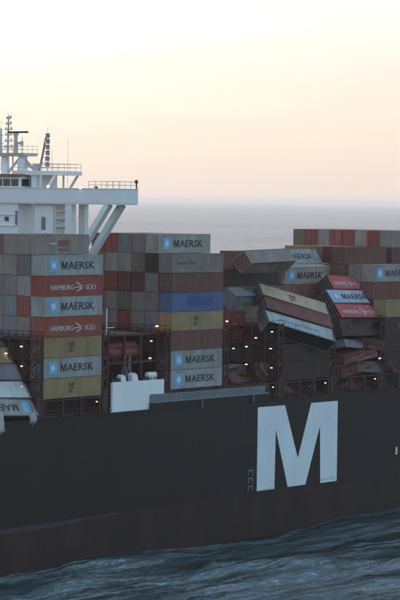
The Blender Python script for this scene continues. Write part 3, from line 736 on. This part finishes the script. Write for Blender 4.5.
def bend(t, seed):
    '''rack, twist and dent a wrecked container: every part gets its own deformed mesh'''
    r_ = random.Random(seed)
    tw, rk, rx_ = r_.uniform(-0.16,0.16), r_.uniform(-0.14,0.14), r_.uniform(-0.12,0.12)
    dents = [(r_.uniform(-L2+1,L2-1), r_.uniform(0.4,CH-0.3), r_.uniform(0.5,1.8), r_.uniform(0.4,0.9), r_.uniform(0.12,0.34)) for _ in range(6)]
    if any(c.name.startswith('lettering') for c in t.children):      # keep the print readable: crush the plain end instead
        dents = [(r_.uniform(4.6,5.6), r_.uniform(0.4,2.3), r_.uniform(0.4,0.8), r_.uniform(0.4,0.9), r_.uniform(0.15,0.34)) for _ in range(4)]
    def f(p, side):
        x, y, z = p
        if side: y += sum(a*math.exp(-((x-cx)/wx)**2-((z-cz)/wz)**2) for cx,cz,wx,wz,a in dents)*min(1,max(0,(z-0.17)/0.3))*min(1,max(0,(CH-0.1-z)/0.3))
        return (x+rx_*z/CH, y+tw*(x/L2)*(z/CH)+rk*z/CH, z)
    first = True
    for ch in list(t.children)+[g for c in t.children for g in c.children]:
        nm = ch.name.split('.')[0]
        src = ch.data
        side = nm in ('lettering','emblem_square','star_emblem','printed_panel')
        if nm == 'side_panel' and first: src = ME_SIDE_FINE; side = True; first = False
        me_ = src.copy(); n_ = len(me_.vertices); co = np.zeros(n_*3); me_.vertices.foreach_get('co', co)
        flipped = abs(ch.rotation_euler[1]) > 1
        out = []
        for p in co.reshape(-1,3):
            q_ = (-p[0],p[1],CH-p[2]) if flipped else p
            q_ = f(q_, side); out.append((-q_[0],q_[1],CH-q_[2]) if flipped else q_)
        if nm == 'star_emblem': out = [(x, y-0.03, z) for x, y, z in out]
        me_.vertices.foreach_set('co', np.array(out).ravel()); me_.update()
        if not me_.materials: me_.materials.append(M_BOX)
        ch.data = me_
PRN = {'maersk': 'MAERSK', 'hamburg': 'HAMBURG SUD'}
def stack(bay, row, z0, cols, where, group, top=None, dx=0.0, jitter=True):
    """cols from the top down: 'colour' or (colour, print) or None (nothing there)"""
    n = top or len(cols)
    for i, e in enumerate(cols):
        if e is None: continue
        col_, prn_, dc = (e+(None,None))[:3] if isinstance(e, tuple) else (e, None, None)
        tier = n-1-i
        colpos = 'outermost column' if row == 1 else ORD[row]+' column inboard'
        what = ('star-marked ' if prn_ == 'maersk' else 'white-lettered ' if prn_ == 'hamburg' else '')+col_+' container'
        pos = 'topmost' if i == 0 else ORD[i+1]+' from top'
        lab = '%s, %s in %s of the %s' % (what, pos, colpos, where)
        jx = rnd.uniform(-0.05,0.05) if jitter else 0; jy = rnd.uniform(-0.02,0.02) if jitter else 0
        container(col_, (bx(bay)+dx+L2+jx, (row-1)*2.5+W2+jy, z0+tier*TH), (0,0,0), prn_, lab, group, doors=rnd.random() < 0.72, door_colour=dc)

# left stack, in front of the bridge
ST, G_ = 'left stack', 'containers stacked in front of the bridge'
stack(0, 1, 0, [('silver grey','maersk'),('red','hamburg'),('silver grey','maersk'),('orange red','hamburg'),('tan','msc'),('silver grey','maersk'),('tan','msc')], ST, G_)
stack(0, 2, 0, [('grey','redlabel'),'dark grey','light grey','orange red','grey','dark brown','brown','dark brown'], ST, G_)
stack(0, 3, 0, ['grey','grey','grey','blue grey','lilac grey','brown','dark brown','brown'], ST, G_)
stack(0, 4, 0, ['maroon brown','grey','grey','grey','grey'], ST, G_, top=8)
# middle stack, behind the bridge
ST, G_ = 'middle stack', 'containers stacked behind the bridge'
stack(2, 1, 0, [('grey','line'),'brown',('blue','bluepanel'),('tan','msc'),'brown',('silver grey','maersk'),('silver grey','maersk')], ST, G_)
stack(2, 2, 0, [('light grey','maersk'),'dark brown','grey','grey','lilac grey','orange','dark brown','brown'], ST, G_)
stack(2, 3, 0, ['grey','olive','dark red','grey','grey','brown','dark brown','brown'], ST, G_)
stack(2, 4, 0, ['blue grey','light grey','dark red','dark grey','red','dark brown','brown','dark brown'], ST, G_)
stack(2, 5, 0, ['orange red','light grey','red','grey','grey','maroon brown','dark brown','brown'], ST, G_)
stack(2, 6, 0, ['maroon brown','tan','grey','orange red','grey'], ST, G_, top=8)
# slumped stack
ST, G_ = 'collapsed stack', 'containers of the collapsed stack'
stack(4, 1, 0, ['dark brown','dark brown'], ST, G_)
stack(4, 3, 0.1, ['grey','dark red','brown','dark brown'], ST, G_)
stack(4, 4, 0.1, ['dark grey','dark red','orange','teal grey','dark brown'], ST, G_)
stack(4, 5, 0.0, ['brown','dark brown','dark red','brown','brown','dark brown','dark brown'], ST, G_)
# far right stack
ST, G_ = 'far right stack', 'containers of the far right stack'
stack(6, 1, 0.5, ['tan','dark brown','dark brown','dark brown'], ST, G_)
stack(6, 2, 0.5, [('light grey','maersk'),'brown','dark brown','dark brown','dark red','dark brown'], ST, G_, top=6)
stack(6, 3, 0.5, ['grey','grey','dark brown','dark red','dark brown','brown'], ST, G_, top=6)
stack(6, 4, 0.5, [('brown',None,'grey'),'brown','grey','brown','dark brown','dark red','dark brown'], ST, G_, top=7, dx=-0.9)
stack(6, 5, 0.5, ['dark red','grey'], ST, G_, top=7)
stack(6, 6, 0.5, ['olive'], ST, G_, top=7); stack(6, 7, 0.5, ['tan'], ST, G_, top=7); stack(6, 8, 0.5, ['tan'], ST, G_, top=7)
# farthest row, only the upper ends show
ST, G_ = 'farthest stack', 'containers of the farthest stack'
for r_, c_ in zip(range(4, 12), ['grey','orange red','light grey','red','orange red','light grey','red','olive']): stack(7, r_, 0.3, [c_, 'brown'] if r_ < 9 else [c_, 'grey'], ST, G_, top=8, dx=-1.0)
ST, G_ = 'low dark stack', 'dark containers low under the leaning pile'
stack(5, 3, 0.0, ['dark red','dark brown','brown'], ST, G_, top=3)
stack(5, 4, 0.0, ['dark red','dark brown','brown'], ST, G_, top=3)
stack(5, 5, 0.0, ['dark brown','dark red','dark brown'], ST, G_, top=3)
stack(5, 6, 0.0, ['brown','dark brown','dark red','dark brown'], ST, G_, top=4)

# leaning pile at the left edge: five boxes tipped together
def pile(base, rot, items, labels, group):
    Rm = Euler(rot, 'XYZ').to_matrix()
    for i, (it, lb) in enumerate(zip(items, labels)):
        c_, p_, fl, sx_ = it
        off = Rm @ Vector((0.12*math.sin(i*2.1), 0.10*math.cos(i*1.7), i*TH))
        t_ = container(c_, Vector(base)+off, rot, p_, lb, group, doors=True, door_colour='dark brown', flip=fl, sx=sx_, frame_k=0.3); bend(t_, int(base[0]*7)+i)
pile((-7.45,0.55,-2.45), (R(-36.5),R(2.9),R(-2.0)),
     [('silver grey','maersk',True,1),('white',None,False,1),('lilac grey',None,False,1),('tan',None,False,1),('teal grey',None,False,1)],
     ['silver grey container with upside down lettering, lowest of tipped pile at left edge',
      'whitish container second from bottom of the tipped pile at the left edge',
      'lilac grey container in the middle of the tipped pile at the left edge',
      'tan container second from top of the tipped pile at the left edge',
      'dark teal grey container topmost of the tipped pile at the left edge'], 'tipped pile at the left edge')
pile((58.6,-0.55,6.6), (R(-46),R(15.4),R(-25.4)),
     [('pale blue','wide',False,1),('maroon brown',None,False,1),('pale tan','msc',False,1)],
     ['pale blue container with dark lettering, lowest of three sliding towards the sea',
      'reddish brown container between pale blue and tan ones sliding towards the sea',
      'pale tan container topmost of the three sliding towards the sea'], 'three containers sliding together')
pile((78.7,2.1,8.15), (R(-39),R(1.6),R(0.2)),
     [('bright red','hamburg',False,1),('pale blue','maersk',False,1)],
     ['bright red container with white lettering, lowest of the leaning red and blue pile',
      'pale blue star-marked container between two leaning red ones'], 'leaning red and blue pile')
Rm = Euler((R(-39),R(1.6),R(0.2)),'XYZ').to_matrix()
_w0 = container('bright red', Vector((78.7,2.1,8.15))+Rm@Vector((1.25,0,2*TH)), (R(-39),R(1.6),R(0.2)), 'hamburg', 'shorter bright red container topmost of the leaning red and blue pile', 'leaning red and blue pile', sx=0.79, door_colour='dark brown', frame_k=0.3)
_w1 = container('dark brown', (78.0,1.95,5.7), (R(-17),R(1.4),R(2.3)), None, 'dark brown container below the leaning red and blue pile', 'leaning red and blue pile')
_w2 = container('grey', (57.6,6.45,17.05), (R(51.6),0,R(1)), None, 'grey container tipped on its edge on top of the collapsed stack', door_colour='brown')
_w3 = container('blue grey', (57.9,8.55,10.9), (R(31),0,0), None, 'blue grey container jammed under the tipped grey one')
_w4 = container('light grey', (74.9,10.95,14.25), (R(10.3),0,0), 'maersk', 'grey star-marked container leaning out behind the sliding tan one')
container('maroon brown', (74.7,10.7,11.4), (R(8),0,0), None, 'brown container just below the outward leaning star-marked one')
container('dark brown', (74.9,11.2,8.5), (0,0,0), None, 'dark brown container deep behind the sliding tan one')
_w5 = container('silver grey', (76.0,12.55,16.5), (R(-34),0,0), 'maersk', 'pale grey container leaning inboard behind the grey star-marked one')

for k_, w_ in enumerate((_w0,_w1,_w2,_w3,_w4,_w5)): bend(w_, 900+k_)
# ------------------------------------------------------------------ debris
def crumple(name, colour, x0, x1, y, z0, z1, amp, seed, label, n=22, m=4):
    """a torn, buckled sheet with thickness"""
    r_ = random.Random(seed); mb = MB(); V = []; jag = [r_.uniform(-1,1) for _ in range(n+1)]
    for i in range(n+1):
        for j in range(m+1):
            u, v = i/n, j/m
            fold = 2*abs(((1.15*u+0.5*v+0.37*seed) % 1.0)-0.5)
            V.append(Vector((x0+(x1-x0)*u+0.25*amp*math.sin(4*v+seed), y+2.2*amp*fold+(0.09 if i % 2 else -0.09)+jag[i]*0.25*amp, z0+(z1-z0)*v*(0.62+0.38*fold)+(jag[i]*0.6*amp if j == m else 0)+0.5*amp*math.sin(3*u+seed))))
    nv = len(V); mb.v = [tuple(p) for p in V]+[tuple(p+Vector((0,0.05,0))) for p in V]
    for i in range(n):
        for j in range(m):
            a = i*(m+1)+j; mb.f.append((a,a+m+1,a+m+2,a+1)); mb.f.append((nv+a,nv+a+1,nv+a+m+2,nv+a+m+1))
    for i in range(n):
        a = i*(m+1); mb.f.append((a,nv+a,nv+a+m+1,a+m+1)); a += m; mb.f.append((a,a+m+1,nv+a+m+1,nv+a))
    o = mb.build(name, M_BOX, None, COL[colour]); tag(o, label, 'debris', 'torn container panels on the deck'); return o
crumple('scrap_metal', 'maroon brown', 57.0, 66.0, 1.2, -2.2, -0.4, 0.45, 3, 'buckled reddish panel on the deck edge above the M')
crumple('scrap_metal', 'teal grey', 56.2, 58.4, 1.5, 4.6, 7.4, 0.30, 4, 'small greenish panel standing below the sliding pale blue container')
crumple('scrap_metal', 'brown', 71.0, 80.5, 0.9, -2.3, -0.9, 0.45, 5, 'long brown buckled panel on deck edge right of the M')
crumple('scrap_metal', 'dark red', 44.0, 53.0, 1.4, -0.1, 1.3, 0.45, 6, 'low dark red buckled panel on the empty bay beside the middle stack')
crumple('scrap_metal', 'grey', 45.5, 50.0, 2.4, 0.0, 1.0, 0.30, 8, 'small grey torn panel on the empty bay beside the middle stack')
crumple('scrap_metal', 'maroon brown', 83.5, 92.0, -0.1, 5.4, 8.6, 0.5, 7, 'buckled reddish panel at the right edge under the tan container')
_sc = [('orange red',42.2,45.2,1.9,0.0,1.6,'orange red'),('brown',50.2,53.6,1.0,1.0,3.2,'brown'),('dark red',84.2,90.5,-0.2,0.2,3.2,'dark red')]
for k, (c_, loc_, rot_, sc_, lb_) in enumerate((
        ('dark red', (74.2,1.5,0.05), (4,-3,6), (0.62,1,0.62), 'crushed dark red container lowest in the gap under the leaning pile'),
        ('dark grey', (79.2,1.3,0.1), (-5,4,-5), (0.50,1,0.66), 'crushed dark grey container beside the dark red one under the leaning pile'),
        ('maroon brown', (77.0,1.6,2.3), (8,-6,-4), (0.72,1,0.50), 'squashed reddish brown container in the gap under the leaning pile'),
        ('lilac grey', (75.4,1.8,4.0), (-10,5,8), (0.55,1,0.48), 'squashed lilac grey container close under the leaning pile'),
        ('brown', (80.6,1.2,3.9), (6,8,-7), (0.34,1,0.6), 'short crushed brown container at the right of the gap under leaning pile'),
        ('dark grey', (49.0,6.2,0.1), (3,-4,8), (0.70,1,0.7), 'crushed dark grey container on the empty bay right of the middle stack'))):
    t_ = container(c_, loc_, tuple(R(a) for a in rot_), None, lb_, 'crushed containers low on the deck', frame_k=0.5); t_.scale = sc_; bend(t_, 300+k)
for k, (c_, a_, e_, y_, z0_, z1_, w_) in enumerate(_sc):
    crumple('scrap_metal', c_, a_, e_, y_, z0_, z1_, 0.42, 20+k, '%s crushed panel low on deck, %s' % (w_, 'right of the middle stack' if a_ < 60 else 'below the leaning red and blue pile' if a_ < 83 else 'at the right edge below the tan container'))
def sack(x, y, z, r_, seed, label):
    rr = random.Random(seed); mb = MB(); n, m_ = 12, 8; V = []
    ph = [rr.uniform(0,6.28) for _ in range(6)]
    for j in range(m_+1):
        t = math.pi*j/m_
        for i in range(n):
            a = 2*math.pi*i/n
            k = 1+0.22*math.sin(3*a+ph[0]+2*t)+0.15*math.sin(5*t+ph[1]+a)+rr.uniform(-0.08,0.08)
            V.append((x+r_*1.0*k*math.sin(t)*math.cos(a), y+r_*0.8*k*math.sin(t)*math.sin(a), z+r_*1.35*k*math.cos(t)))
    mb.v = V
    for j in range(m_):
        for i in range(n): mb.f.append((j*n+i, (j+1)*n+i, (j+1)*n+(i+1)%n, j*n+(i+1)%n))
    me_ = mb.mesh('torn_cargo_sack')
    for p in me_.polygons: p.use_smooth = True
    o = put('torn_cargo_sack', me_, M_SACK); tag(o, label, 'sack', 'white cargo spilling at the deck edge')
sack(-10.4,-0.7,-2.7,1.2,1,'large whitish sack bulging over the deck edge at the left edge')
sack(-2.9,-0.6,-2.3,0.6,2,'small whitish sack under the right end of the tipped pile')

# ------------------------------------------------------------------ haze over the sea
q = MB(); q.box(-93000,93000,-93000,93000,-38,46)
hz = q.build('haze', None); hz['kind'] = 'stuff'; hz['label'] = 'thin evening haze hanging over the sea'
hm = bpy.data.materials.new('haze_air'); hm.use_nodes = True; nt = hm.node_tree; nt.nodes.clear()
v = nt.nodes.new('ShaderNodeVolumePrincipled'); v.inputs['Density'].default_value = HAZE_DENSITY
v.inputs['Color'].default_value = (0.91,0.955,0.98,1); v.inputs['Anisotropy'].default_value = 0.3
oo = nt.nodes.new('ShaderNodeOutputMaterial'); nt.links.new(v.outputs[0], oo.inputs['Volume']); hz.data.materials.append(hm)
